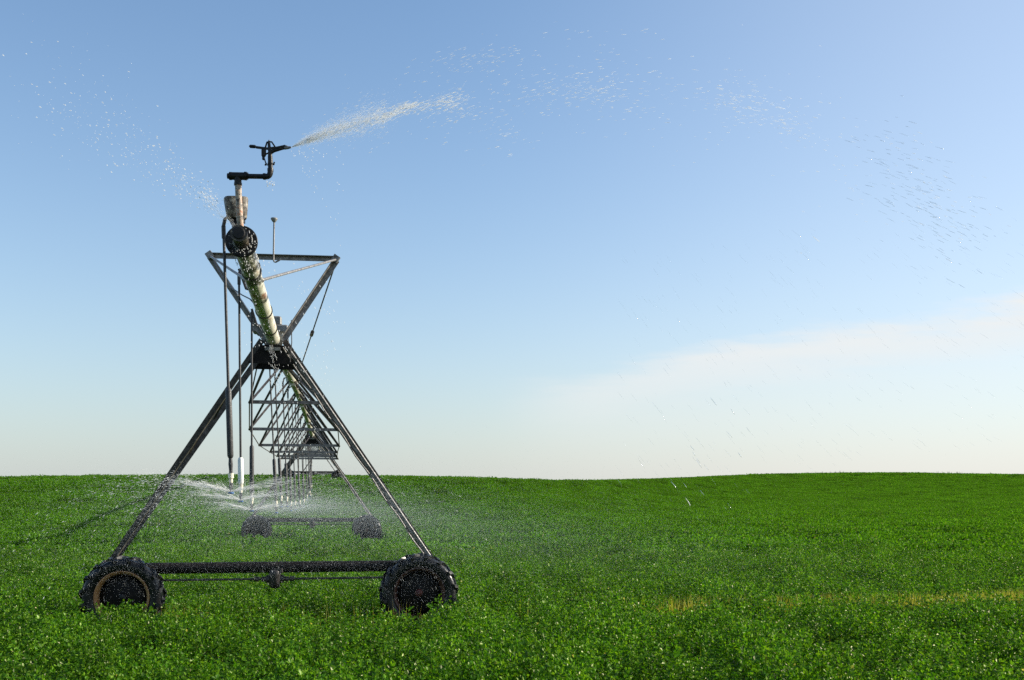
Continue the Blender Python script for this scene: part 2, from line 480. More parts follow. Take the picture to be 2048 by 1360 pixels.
def build_straw():
    """yellow grass left standing in the wheel track"""
    r = np.random.default_rng(5)
    vs, fs = [], []
    def blade(x, y, z0, h, w, lean):
        a = r.uniform(0, 3.14); dx, dy = math.cos(a) * w, math.sin(a) * w
        o = len(vs); mx, my = x + lean[0] * .4, y + lean[1] * .4
        vs.extend([(x - dx, y - dy, z0), (x + dx, y + dy, z0), (mx + dx * .7, my + dy * .7, z0 + h * .6), (mx - dx * .7, my - dy * .7, z0 + h * .6), (x + lean[0], y + lean[1], z0 + h)])
        fs.append((o, o + 1, o + 2, o + 3)); fs.append((o + 3, o + 2, o + 4))
    for i in range(15000):
        u = 2.6 + 14 * r.random() ** .75
        if r.random() > .12 + .88 * min(1, max(0, (u - 5) / 8)) or (u < 5.4 and r.random() < .8) or r.random() < .38 + .22 * math.sin(u * 1.9 + 1.2 * math.sin(u * .8)): continue
        v = r.normal(-.05, .13) + .1 * math.sin(u * 1.1)
        p = T1 + BDIR * u + ADIR * v
        blade(p.x, p.y, g1(p.x, p.y), r.uniform(.30, .56), .006, r.normal(0, .07, 2))
    for i in range(420):
        u = r.uniform(-1.7, 2.2); v = r.normal(-.25, .14)
        p = T1 + BDIR * u + ADIR * v
        if r.random() < .5: p = T1 + BDIR * (-1.5 + abs(r.normal(0, .35))) + ADIR * (-.3 + r.normal(0, .1))
        blade(p.x, p.y, 0, r.uniform(.32, .58), .003, r.normal(0, .03, 2))
    for i in range(500):                                   # lone dead stalks through the crop
        y = 9 + 14 * r.random(); x = r.uniform(-.5, .5) * y
        blade(x, y, g1(x, y), r.uniform(.36, .54), .0025, r.normal(0, .04, 2))
    b = MB(); b.add(vs, fs)
    o = b.build('dry_grass', M['straw'])
    tag(o, 'yellow dry grass standing in the wheel track across the crop', 'grass', kind='stuff')
    # taller weeds on the ridges
    vs.clear(); fs.clear()
    for (px, d, n, hh, sp) in ((1668, 246, 14, 1.3, 2.6), (1915, 247, 16, 1.35, 3.0), (1140, 132, 14, .8, 2.2), (350, 104, 8, .62, .9), (930, 112, 10, .66, 1.4), (770, 108, 12, .64, 2.), (1845, 247, 6, .9, 1.5)):
        for i in range(n):
            x = (px - CX) / F * d + r.normal(0, sp); y = d + r.normal(0, 1)
            for k in range(5):
                blade(x + r.normal(0, .08), y + r.normal(0, .08), g1(x, y), r.uniform(.6, 1) * hh, .05, r.normal(0, .12, 2))
    b = MB(); b.add(vs, fs)
    tag(b.build('ridge_weeds', M['weed']), 'taller dark weeds sticking up along the field skyline', 'weeds', kind='stuff')

build_crop(); build_straw()

# ------------------------------------------------------------------ drive towers
PH = 4.41                                        # pipe height above the ground at each tower
def make_wheel(parent, x, y, z, side, rim_mat, disc_mat, hub_mat):
    """side: +1 tread lugs lean one way, -1 the other"""
    axis = Vector((0, 1, 0)); c = Vector((x, y, z))
    w = empty('wheel', c); w.parent = parent
    R = .56; W = .165
    ty = MB()
    prof = [(.375, -.10), (.385, -.125), (.43, -.152), (.48, -.162), (.525, -.155), (.550, -.135), (R, -.10), (R + .006, 0), (R, .10), (.550, .135), (.525, .155), (.48, .162), (.43, .152), (.385, .125), (.375, .10), (.375, -.10)]
    ty.lathe(prof, (0, 0, 0), axis, 56)
    n = 16
    for s in (-1, 1):
        for k in range(n):
            t0 = 2 * math.pi * (k + (.5 if s > 0 else 0)) / n
            pts = []
            # lug runs from the crown centre, slanting, over the shoulder and down the side
            path = [(.015, R + .002, 0.), (.075, R - .001, .10), (.125, R - .012, .17), (.152, .535, .205), (.163, .50, .22)]
            hgt = [.030, .048, .062, .046, .012]
            wid = [.022, .026, .032, .033, .028]
            vs = []
            for (yy, rr, dt), hh, ww in zip(path, hgt, wid):
                t = t0 + dt * side
                rad = Vector((math.cos(t), 0, math.sin(t))); tan = Vector((-math.sin(t), 0, math.cos(t)))
                nrm = (rad if yy < .1 else (rad * .75 + Vector((0, s, 0)) * .66 if yy < .14 else rad * .35 + Vector((0, s, 0)) * .94)).normalized()
                b = rad * rr + Vector((0, s * yy, 0))
                vs += [b - tan * ww - nrm * .01, b - tan * ww * .75 + nrm * hh, b + tan * ww * .75 + nrm * hh, b + tan * ww - nrm * .01]
            fs = []
            for i in range(4):
                for q in range(3): fs.append((i * 4 + q, i * 4 + q + 1, i * 4 + q + 5, i * 4 + q + 4))
            fs += [(0, 1, 2, 3), (19, 18, 17, 16)]
            ty.add(vs, fs)
    ty.build('tyre', M['rubber'], w)
    rm = MB()
    rm.lathe([(.378, -.135), (.392, -.140), (.392, -.128), (.372, -.118), (.352, -.10), (.340, -.05), (.338, .05), (.352, .10), (.372, .118), (.392, .128), (.392, .14), (.378, .135)], (0, 0, 0), axis, 56)
    rm.build('rim', rim_mat, w)
    d = MB()
    d.lathe([(.001, -.02), (.10, -.02), (.13, -.005), (.25, .02), (.339, .03), (.339, .042), (.25, .034), (.001, .0)], (0, 0, 0), axis, 48)
    for k in range(5):
        t = 2 * math.pi * k / 5 + .3
        d.box((.318 * math.cos(t), .036, .318 * math.sin(t)), (.05, .012, .14), Euler((0, -t, 0)))
    for k in range(8):
        t = 2 * math.pi * k / 8
        d.lathe([(.014, 0), (.014, -.022), (.001, -.022)], (.085 * math.cos(t), -.018, .085 * math.sin(t)), axis * -1, 6, False)
    d.build('wheel_disc', disc_mat, w)
    hb = MB(); hb.lathe([(.06, 0), (.058, -.05), (.045, -.07), (.001, -.072)], (0, -.02, 0), axis, 20)
    hb.lathe([(.001, .12), (.045, .12), (.045, 0)], (0, 0, 0), axis, 12)
    hb.build('hub', hub_mat, w)
    return w

def make_tower(mesh_only=False):
    root = empty('drive_tower')
    # base beam between the wheels
    b = MB(); b.tube([(-2.3, .24, 1.02), (2.3, .24, 1.02)], .085, 20)
    for x in (-2.2, 2.2): b.box((x, .24, .98), (.05, .22, .25))
    b.build('base_beam', M['beam'], root)
    for s in (-1, 1):
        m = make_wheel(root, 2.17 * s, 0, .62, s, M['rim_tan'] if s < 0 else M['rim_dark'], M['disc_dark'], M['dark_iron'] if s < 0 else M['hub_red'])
        g = MB(); g.rbox((2.17 * s, .24, .70), (.24, .19, .40), .03); g.tube([(2.17 * s, .12, .62), (2.17 * s, .24, .62)], .07, 14)
        g.tube([(2.02 * s, .24, .84), (2.10 * s, .24, .84)], .05, 12)
        g.build('wheel_gearbox', M['dark_iron'], root)
    # drive shaft and centre motor
    d = MB(); d.tube([(-2.05, .24, .84), (2.05, .24, .84)], .017, 10)
    for x in (-.27, .25, -.17, .17): d.tube([(x - .035, .24, .84), (x + .035, .24, .84)], .038, 12)
    d.build('drive_shaft', M['galv_dark'], root)
    m = MB()
    m.tube([(-.13, .22, .84), (.13, .22, .84)], .062, 16)
    m.lathe([(.001, -.17), (.06, -.165), (.085, -.13), (.092, -.04), (.092, .05), (.088, .10), (.06, .125), (.001, .13)], (0, .20, .87), (0.05, -.1, 1), 20)
    m.rbox((.075, .17, .97), (.085, .09, .075), .012)
    m.tube(arc((.09, .17, 1.0), (.12, .2, 1.07), (.17, .24, 1.10), 6), .008, 6)
    m.build('gear_motor', M['motor'], root)
    # four legs of rolled angle, splayed at the top along the pipe
    for s in (-1, 1):
        for y in (-.34, .34):
            l = MB()
            l.angle((2.42 * s, .20 + .10 * (y > 0), 1.06), (.15 * s, y, PH - .02), .088, .009, (0, -1, 0) if y < 0 else (0, 1, 0), s, 1)
            l.build('leg', M['galv_dark'], root)
        ft = MB(); ft.box((2.36 * s, .25, 1.09), (.30, .22, .014), Euler((0, .35 * s, 0)))
        for q in (-.1, 0, .1): ft.tube([(2.36 * s + q, .12, 1.07), (2.36 * s + q, .145, 1.07)], .016, 6)
        ft.build('foot_plate', M['galv_dark'], root)
    # bracing between the leg pairs
    for s in (-1, 1):
        br = MB()
        for t, t2 in ((.80, .66), (.66, .50)):
            def P(tt, y): return Vector((2.42 * s + (.15 * s - 2.42 * s) * tt, .25 + (y - .25) * tt, 1.06 + (PH - 1.08) * tt))
            br.bar(P(t, -.34), P(t2, .34), .03, .006)
        br.build('leg_brace', M['galv_dark'], root)
    # pipe saddle
    for y in (-.37, .37):
        p = MB()
        vs = [(x, yy, z) for yy in (y - .006, y + .006) for x, z in ((-.36, PH - .36), (.38, PH - .36), (.19, PH - .09), (-.17, PH - .09))]
        p.add(vs, [(3, 2, 1, 0), (4, 5, 6, 7), (0, 1, 5, 4), (1, 2, 6, 5), (2, 3, 7, 6), (3, 0, 4, 7)])
        for bx, bz in ((-.28, -.31), (-.20, -.20), (.30, -.31), (.22, -.20), (-.1, -.14), (.12, -.14), (.0, -.3)):
            p.tube([(bx, y - .022, PH + bz), (bx, y + .022, PH + bz)], .015, 6)
        p.build('saddle_plate', M['beam'], root)
    p = MB(); p.box((0, 0, PH - .15), (.22, .9, .05)); p.build('pipe_saddle', M['galv'], root)
    # flange joint of the pipe
    f = MB()
    for y in (-.30, -.268): f.lathe([(.09, 0), (.145, 0), (.145, .022), (.09, .022)], (0, y, PH), (0, 1, 0), 28, False)
    for k in range(10):
        t = 2 * math.pi * k / 10
        f.tube([(.12 * math.cos(t), -.33, PH + .12 * math.sin(t)), (.12 * math.cos(t), -.22, PH + .12 * math.sin(t))], .012, 6)
    f.build('pipe_flange', M['box_grey'], root)
    # control box behind the pipe
    c = MB(); c.rbox((-.09, .62, PH + .29), (.54, .30, .12), .015)
    c.rbox((.0, .62, PH + .42), (.16, .22, .14), .02)
    c.box((-.05, .62, PH + .12), (.10, .10, .24))
    c.build('control_box', M['box_grey'], root)
    # conduits clipped to one leg
    a, z = Vector((2.40, .10, 1.14)), Vector((.24, -.36, PH - .12))
    q = MB()
    for k, (o1, o2, r) in enumerate(((-.055, -.05, .013), (-.095, -.03, .011), (-.02, -.06, .016))):
        off = Vector((o1 * 1.0, o2, 0))
        pts = []
        for i in range(25):
            t = i / 24; sag = -.018 * math.sin(t * math.pi * 5) ** 2 if k == 1 else 0
            pts.append(a.lerp(z, t) + off + Vector((sag, 0, sag * .6)))
        q.tube(pts, r, 8)
    for t in (.14, .27, .40, .53, .66, .8):
        p = a.lerp(z, t) + Vector((-.055, -.05, 0)); q.box(p, (.13, .035, .03), Euler((0, .9, 0)))
    q.tube(arc(a + Vector((-.1, -.05, .1)), a + Vector((-.02, -.12, -.1)), a + Vector((-.07, 0, -.22)), 10), .012, 8)
    q.build('conduit', M['galv'], root)
    # cable loop at the tower top
    k = MB(); k.tube(arc((.22, -.38, PH + .02), (.26, -.5, PH - .36), (.40, -.42, PH - .28), 12), .008, 6)
    k.tube([(.27, -.42, PH + .28), (.275, -.42, PH - .05), (.25, -.42, PH - .35)], .008, 6)
    k.build('cable', M['hose'], root)
    return root

RZ = math.atan2(-ADIR.x, ADIR.y)
def tower_at(y, x=None): return Vector((pipe_x(y) if x is None else x, y, 0))
TW = [Vector((-3.575, 16, 0)), Vector((-8.0, 42.6, .06)), Vector((-17.9, 96., 0)), Vector((-27.0, 149., 0))]
for t in TW[1:]: t.z = g1(t.x, t.y)
TW[1].z = .10
TL = ['near wheeled drive tower with tan left rim carrying the end of the pipe',
      'second wheeled drive tower standing in spray in the middle distance',
      'third small wheeled drive tower on the crest of the field',
      'farthest drive tower mostly hidden behind the crest']
tower0 = make_tower()
for i, p in enumerate(TW):
    t = tower0 if i == 0 else copy_tree(tower0)
    t.location = p; t.rotation_euler = (0, 0, RZ)
    tag(t, TL[i], 'irrigation tower', 'drive towers of the irrigation machine')
    if i:
        for ch in t.children_recursive:
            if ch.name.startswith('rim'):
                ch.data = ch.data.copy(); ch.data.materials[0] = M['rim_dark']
PIPE = [Vector((p.x, p.y, p.z + PH)) for p in TW]

# ------------------------------------------------------------------ truss spans
def make_span(P0, P1, n, ys, halfw, drop, apex, bow, label, r=.084):
    """trussed pipe between two towers; ys: places of the cross bars as fractions"""
    root = empty('truss_span', P0, 0, label, 'pipe span', 'trussed pipe spans of the irrigation machine')
    D = P1 - P0; L = D.length
    side = Vector((D.y, -D.x, 0)).normalized()
    def pp(s): return D * s + Vector((0, 0, bow * math.sin(math.pi * s)))
    b = MB(); b.tube([pp(i / 40) for i in range(41)], r, 20); b.build('pipe', M['pipe'], root)
    k = max(2, round(L / 6.6))
    for i in range(1, k):
        s = i / k; p = pp(s); ax = pp(s + .002) - pp(s - .002)
        fl = MB(); fl.tube([p - ax.normalized() * .012, p + ax.normalized() * .012], r + .02, 20)
        for o in (-.02, .02): fl.lathe([(r, -.011), (r + .045, -.011), (r + .045, .011), (r, .011)], p + ax.normalized() * o, ax, 20, False)
        fl.build('pipe_flange', M['pipe_grimy'], root)
    ends = []
    for s, hw, dr in zip(ys, halfw, drop):
        c = pp(s) - Vector((0, 0, dr)) + side * .10; e = (c - side * hw, c + side * hw); ends.append(e)
        q = MB(); q.angle(e[0], e[1], .06, .007); q.build('cross_bar', M['galv'], root)
        for j, sg in ((0, -1), (1, 1)):
            for a in (-apex, apex):
                t = min(max(s + a, .01), .99)
                top = pp(t) + side * sg * r * .7 - Vector((0, 0, r * .6))
                q = MB(); q.angle(e[j], top, .042, .006, (0, 1, 0), sg, 1)
                q.build('truss_post', M['galv_dark'], root)
    for j, sg in ((0, -1), (1, 1)):
        ch = [pp(.012) + side * sg * .26 - Vector((0, 0, .26))] + [e[j] for e in ends] + [pp(.988) + side * sg * .26 - Vector((0, 0, .26))]
        for a, c in zip(ch[:-1], ch[1:]):
            q = MB(); q.tube([a, c], .011, 8)
            q.ball(a, .024, 8, 6); q.build('truss_rod', M['galv_dark'], root)
    w = MB()
    for z0 in (.13, .17):
        w.tube([pp(i / 30) + Vector((.06 if z0 < .15 else .02, 0, z0 - .03 - .02 * abs(math.sin(i * 1.3)))) for i in range(31)], .009, 6)
    w.build('cable', M['hose'], root)
    return root
ys1 = [(17.75 + 3.3 * k - 16) / 26.6 for k in range(8)]
hw = [.60, .86, .90, .86, .86, .90, .86, .60]; dr = [.80, 1.13, 1.36, 1.42, 1.42, 1.36, 1.13, .80]
SL = ['cream rust streaked pipe span with steel truss between the two nearest towers',
      'distant trussed pipe span between the middle tower and crest tower',
      'faint farthest trussed pipe span running on beyond the crest tower']
make_span(PIPE[0], PIPE[1], 8, ys1, hw, dr, .052, .20, SL[0])
ys2 = [(k + .75) / 8.5 for k in range(8)]
hw2 = [.75, 1.0, 1.1, 1.1, 1.1, 1.1, 1.0, .75]; dr2 = [.95, 1.3, 1.5, 1.6, 1.6, 1.5, 1.3, .95]
make_span(PIPE[1], PIPE[2], 8, ys2, hw2, dr2, .048, .35, SL[1])
make_span(PIPE[2], PIPE[3], 8, ys2, hw2, dr2, .048, .35, SL[2])

# ------------------------------------------------------------------ overhang pipe with its mast and stays
PE = at(483, 483, 10.3)                          # the flange at the end of the overhang
AX = (PIPE[0] - PE).normalized()
def over(y): return PE + (PIPE[0] - PE) * ((y - PE.y) / (PIPE[0].y - PE.y))
OR = .098
ov = empty('overhang_pipe', (T1.x, 16, PH), 0, 'thick grimy cream pipe jutting toward the viewer under a triangular mast', 'pipe')
OFF = Vector((T1.x, 16, PH))
def oadd(mb, name, mat): return mb.build(name, mat, ov, OFF)
b = MB(); b.tube([over(10.3 + (15.70 - 10.3) * i / 24) for i in range(25)], OR, 28); oadd(b, 'pipe', M['pipe_grimy'])
b = MB()
b.lathe([(.085, -.012), (.150, -.012), (.155, -.008), (.155, .012), (.098, .016)], PE, AX, 40, False)
for k in range(8):
    t = 2 * math.pi * (k + .35) / 8
    x, y = AX.orthogonal().normalized(), AX.cross(AX.orthogonal().normalized())
    q = PE + (x * math.cos(t) + y * math.sin(t)) * .128
    if k in (1, 5): continue
    b.lathe([(.018, 0), (.018, -.03), (.001, -.03)], q, AX, 6, False)
oadd(b, 'end_flange', M['dark_iron'])
b = MB(); b.tube([PE - AX * .30, PE - AX * .28, PE + AX * .05], [.066, .072, .072], 24, True); b.lathe([(.055, 0), (.078, 0), (.078, .05), (.072, .05)], PE - AX * .301, AX, 24, False)
oadd(b, 'end_stub', M['stub'])
b = MB(); b.lathe([(.001, -.312), (.05, -.312), (.060, -.306), (.060, -.30)], PE, AX, 24, False); oadd(b, 'bore_shade_disc', M['dark_iron'])  # dark disc standing in for the shade inside the stub's open end
ML, MR = at(420, 512, 15.85), at(672, 519, 16.17)
for top, s in ((ML, -1), (MR, 1)):
    foot = PIPE[0] + BDIR * .11 * s + Vector((0, 0, .03))
    b = MB(); b.angle(foot, top, .085, .009, (0, -1, 0), s, 1)
    b.box(top + Vector((0, -.02, .01)), (.10, .05, .10), Euler((0, .6 * s, 0))); oadd(b, 'mast_post', M['galv'])
    st = over(11.9) + BDIR * OR * .9 * s
    b = MB(); b.tube([top, st], .017, 8); b.ball(st, .03, 8, 6); oadd(b, 'stay_rod', M['galv'])
    anc = PIPE[0].lerp(PIPE[1], (22.8 - 16) / 26.6) + Vector((0, 0, .14)) + BDIR * .08 * s
    t0 = top + Vector((-.03 * s, .05, -.09))
    mid = t0.lerp(anc, .52)
    b = MB(); b.tube([t0, anc], .012, 8); b.tube([t0.lerp(anc, .49), t0.lerp(anc, .52)], .034, 10); oadd(b, 'back_stay', M['galv_dark'])
b = MB(); b.angle(ML + Vector((-.03, 0, .02)), MR + Vector((.03, 0, .02)), .075, .009, (0, -1, 0), 1, 1); oadd(b, 'mast_crossbar', M['galv'])
b = MB()
b.tube([at(x, y, d) for x, y, d in ((425, 516, 15.8), (434, 535, 15.4), (447, 556, 14.8), (465, 577, 14.0), (484, 590, 13.4), (500, 598, 13.0), (512, 611, 12.8))], .0085, 8)
b.tube([at(x, y, d) for x, y, d in ((512, 611, 12.8), (519, 590, 12.6), (522, 565, 12.3), (522, 540, 12.0), (518, 526, 11.7), (508, 519, 11.4))], .0085, 8)
oadd(b, 'cable', M['hose'])
b = MB()   # brackets that hold the drop hoses
for y in (11.5, 13.6, 14.8):
    b.lathe([(OR, -.02), (OR + .012, -.02), (OR + .012, .02), (OR, .02)], over(y), AX, 28, False)
oadd(b, 'pipe_clamp', M['galv_dark'])

# ------------------------------------------------------------------ end gun
GB = at(478, 470, 10.12)
eg = empty('end_gun', GB, 0, 'black impact sprinkler gun on a rust spotted riser at the pipe end', 'sprinkler')
def gadd(mb, name, mat, par=None): return mb.build(name, mat, par or eg, GB)
DG = 10.12
def G(x, y, dd=0.): return at(x, y, DG + dd)
px = DG / F
b = MB(); b.tube([G(482.5, 472, .05), G(480, 440), G(478, 410), G(476, 362)], .0305, 20)
b.tube([G(483, 482, .02), G(482.5, 466, .03)], .04, 18); gadd(b, 'riser', M['riser'])
b = MB()
b.tube([G(461, 352), G(493, 352.5)], .036, 20); b.tube([G(475.5, 350), G(476, 366)], .034, 20)
b.lathe([(.030, 0), (.0375, 0), (.0375, .022), (.03, .022)], G(476, 366), (0, 0, -1), 20, False)
for x0, x1, r in ((455, 461, .026), (459, 463.5, .038), (489, 493.5, .040), (493, 496, .033)):
    b.tube([G(x0, 352), G(x1, 352.2)], r, 20)
gadd(b, 'tee', M['dark_iron'])
b = MB(); b.tube([G(493, 352.5), G(530, 353)], .0235, 18); gadd(b, 'cross_pipe', M['dark_iron'])
b = MB()
b.tube([G(526.5, 353), G(531, 353)], .031, 18)
b.tube([G(530, 353)] + arc(G(531, 353), G(540.5, 354), G(540.8, 342), 8), .027, 18)
b.tube([G(540.8, 343), G(540.8, 337)], .029, 18); gadd(b, 'elbow', M['dark_iron'])
b = MB()
b.tube([G(540.8, 338), G(540.7, 322), G(540.2, 312)], [.0235, .0235, .022], 18)
b.tube([G(540.8, 329), G(540.8, 326)], .027, 18)
b.tube([G(540.2, 314), G(540, 302), G(538.5, 294), G(538, 286)], [.020, .019, .015, .013], 14)
b.tube([G(538, 287), G(538, 280)], .006, 10)
pts = [G(539.5, 310), G(542, 305), G(548, 301.5), G(556, 299.5), G(564, 297.5), G(572, 296)]
b.tube(pts, [.017, .0175, .016, .014, .0115, .0105], 16)
b.tube([G(533, 330), G(549, 329)], .006, 8); b.tube([G(547, 330), G(549, 324)], .007, 8); b.tube([G(530, 331), G(533, 326)], .008, 8)
gun = gadd(b, 'gun_body', M['dark_iron'])
b = MB(); b.tube([G(569, 296.5), G(576, 295.3), G(582, 294.5)], [.0135, .014, .009], 16)
b.tube([G(567, 291.5), G(575, 293)], [.009, .008], 12); gadd(b, 'nozzle', M['galv'])
b = MB()
b.tube([G(530.5, 312), G(531, 294), G(534, 284.5), G(538, 283.2), G(543.5, 284), G(549, 292), G(554, 300)], .0078, 10)
gadd(b, 'bridge', M['dark_iron'])
b = MB()
b.bar(G(512, 294.5), G(536, 297.5), .022, .019); b.bar(G(536, 297.5), G(552, 295.5), .022, .020); b.bar(G(552, 295.5), G(571, 291.5), .018, .015)
b.rbox(G(505.5, 293), (.070, .034, .030), .011, Euler((0, .06, 0)))
gadd(b, 'drive_arm', M['dark_iron'])
b = MB()
b.rbox(G(527, 306), (.036, .04, .075), .008); b.rbox(G(527, 316.5), (.024, .03, .035), .006)
b.tube([G(526, 311), G(541, 304)], .008, 8); b.tube([G(529, 318), G(532.5, 329)], .006, 8); gadd(b, 'counterweight', M['dark_iron'])

# canister behind the riser
KB = at(474, 438, 10.45)
kn = empty('valve_canister', KB, 0, 'grimy tapered grey canister fixed behind the rusty riser', 'valve cover')
b = MB()
n = 28; vs = []
prof = [(0, .092), (.012, .100), (.10, .112), (.19, .122), (.202, .118)]
tilt = Matrix.Rotation(math.radians(-3), 3, 'Y')
for h, r in prof:
    for k in range(n):
        t = 2 * math.pi * k / n
        sq = 1 / max(abs(math.cos(t)), abs(math.sin(t))) ** .55
        vs.append(tilt @ Vector((r * sq * math.cos(t) * .96, r * sq * math.sin(t) * .8, h)))
rot = Matrix.Rotation(.35, 3, 'Z')
vs = [rot @ v for v in vs]
fs = [(i * n + k, i * n + (k + 1) % n, i * n + n + (k + 1) % n, i * n + n + k) for i in range(len(prof) - 1) for k in range(n)]
b.add(vs, fs, True); b.add(vs[-n:], [tuple(range(n))]); b.add(vs[:n], [tuple(range(n - 1, -1, -1))])
b.build('body', M['can'], kn)
b = MB(); b.tube([Vector((-.03, -.02, 0)), Vector((.0, -.05, -.12))], .03, 12); b.box((.01, .0, -.02), (.12, .09, .03)); b.build('bracket', M['dark_iron'], kn)
b = MB(); b.tube(arc(Vector((.075, -.05, .005)), Vector((.075, -.06, -.06)), Vector((.04, -.08, -.12)), 8) + arc(Vector((.04, -.08, -.12)), Vector((.10, -.22, -.2)), Vector((.075, -.24, -.30)), 8)[1:], .0075, 8)
b.lathe([(.016, 0), (.016, -.02), (.008, -.03)], Vector((.075, -.05, .008)), (0, 0, 1), 10, False); b.build('cable', M['black_plastic'], kn)

# sensor dome on a thin rod
SB = at(547, 519, 15.95)
sd = empty('sensor_dome', SB, 0, 'small grey dome on a thin upright rod above the mast crossbar', 'sensor')
b = MB(); b.tube([Vector((.01, 0, .60)), Vector((0, 0, .05)), Vector((0, 0, -.01)), Vector((.012, 0, -.034)), Vector((.03, 0, -.04)), Vector((.08, 0, -.015)), Vector((.11, 0, .01))], .0125, 10); b.build('rod', M['galv'], sd)
b = MB(); b.lathe([(.001, .625), (.045, .622), (.052, .612), (.050, .60), (.025, .565), (.014, .555)], (.01, 0, 0), (0, 0, 1), 20); b.build('dome', M['box_grey'], sd)

# ------------------------------------------------------------------ drop sprinklers
def make_drop(top, head, start, goose, weight, wr, wmat, label, hr=.0145, big=True):
    """top: outlet on the pipe, start: where the hose begins to hang, head: the deflector; weight: two fractions down the hose"""
    root = empty('drop_sprinkler', top, 0, label, 'drop sprinkler', 'drop sprinklers hanging from the pipe')
    off = top
    b = MB(); b.tube(goose, hr * 1.25, 10); b.build('gooseneck', M['galv_dark'], root, off)
    b = MB()
    n0 = head + (start - head).normalized() * .20
    b.tube([start.lerp(n0, i / 6) for i in range(7)], hr, 10)
    b.tube([start, start.lerp(n0, .05)], hr * 1.5, 10)
    b.build('hose', M['hose'], root, off)
    a, z = start.lerp(n0, weight[0]), start.lerp(n0, weight[1])
    dz = (z - a).normalized()
    b = MB(); b.tube([a, a + dz * .012, a + dz * .03, z - dz * .03, z - dz * .012, z], [wr * .55, wr * .85, wr, wr, wr * .85, wr * .55], 16); b.build('weight', wmat, root, off)
    if big:
        b = MB(); b.tube([z, z.lerp(n0, .4), n0.lerp(z, .2), n0], [wr * .6, wr * .75, wr * .6, .02], 12); b.build('regulator', M['black_plastic'], root, off)
    d = Vector((0, 0, -1))
    b = MB(); b.tube([n0 + d * .0, n0 + d * .05], .028, 14); b.tube([n0 + d * .055, n0 + d * .095], .019, 14); b.build('coupling', M['cream_plastic'], root, off)
    b = MB(); b.tube([n0 + d * .094, n0 + d * .13, n0 + d * .17], [.018, .021, .013], 12)
    for k in range(3):
        t = 2.1 * k + .4; c = Vector((math.cos(t) * .017, math.sin(t) * .017, 0))
        b.tube([n0 + d * .165 + c * .6, n0 + d * .19 + c], .004, 6)
    b.build('nozzle', M['black_plastic'], root, off)
    b = MB(); b.lathe([(.001, .0), (.016, .001), (.030, .006), (.030, .016), (.022, .022), (.001, .022)], n0 + d * .212, (0, 0, 1), 18); b.build('deflector', M['blue_plastic'], root, off)
    return root, n0 + d * .19
HEADS = []
t1, s1, h1 = over(10.75), at(447, 452, 10.75), at(463, 986, 10.75)
r1, n1 = make_drop(t1, h1, s1, [over(10.75) + Vector((-.02, 0, .09)), at(457, 431, 10.75), at(450, 438, 10.75), s1], (.655, .94), .031, M['weight_grey'],
                   'drop sprinkler nearest the viewer with a thick black weight', .0145)
HEADS.append(n1)
t2, s2, h2 = over(12.8), at(478, 548, 12.8), at(482, 1003, 12.8)
r2, n2 = make_drop(t2, h2, s2, [over(12.8) + Vector((-.05, 0, .07)), over(12.8) + Vector((-.16, 0, .10)), at(478, 541, 12.8) + Vector((0, 0, .02)), s2], (.87, 1.0), .034, M['white_plastic'],
                   'drop sprinkler with the white cylindrical weight', .0135, False)
HEADS.append(n2)
t3, s3, h3 = over(15.2), at(503.5, 625, 15.2), at(503.5, 1022, 15.2)
r3, n3 = make_drop(t3, h3, s3, [over(15.2) + Vector((-.05, 0, .07)), over(15.2) + Vector((-.2, 0, .10)), s3 + Vector((0, 0, .05)), s3], (.72, .98), .032, M['weight_grey'],
                   'drop sprinkler just left of the near tower with dark grey weight', .014)
HEADS.append(n3)
# the rest hang from the spans and are copies of one
def pipe_pt(y):
    for (a, z, bow) in ((PIPE[0], PIPE[1], .20), (PIPE[1], PIPE[2], .35)):
        if a.y <= y <= z.y:
            s = (y - a.y) / (z.y - a.y); return a.lerp(z, s) + Vector((0, 0, bow * math.sin(math.pi * s)))
proto = None
Y1 = [18.7, 20.3, 23.5, 26.0, 28.5, 30.8, 33.1, 35.5, 38.2, 40.8]
Y2 = [45.5 + 3.2 * i for i in range(15)]
ORD = ['fourth', 'fifth', 'sixth', 'seventh', 'eighth', 'ninth', 'tenth', 'eleventh', 'twelfth', 'thirteenth']
for i, y in enumerate(Y1 + Y2):
    p = pipe_pt(y)
    if proto is None:
        st = p + Vector((-.24, 0, .0)); hd = p + Vector((-.20, 0, -2.52))
        proto, nn = make_drop(p, hd, st, [p + Vector((-.04, 0, .06)), p + Vector((-.12, 0, .13)), p + Vector((-.21, 0, .10)), st], (.70, .97), .031, M['weight_grey'], 'x', .013)
        LOC = nn - p; o = proto
    else:
        o = copy_tree(proto); o.location = p
    gz = g1(p.x - .2, y)
    sc = (p.z - gz - random.uniform(1.72, 2.0)) / 2.52
    o.scale = (1, 1, sc); o.rotation_euler = (0, random.uniform(-.04, .01), 0)
    o['label'] = ('%s drop sprinkler from the viewer, hanging from the near truss span' % ORD[i]) if i < len(Y1) else 'small drop sprinkler hanging from the distant span behind the middle tower'
    Rm = Matrix.Rotation(o.rotation_euler.y, 3, 'Y')
    HEADS.append(p + Rm @ Vector((LOC.x, LOC.y, LOC.z * sc)))

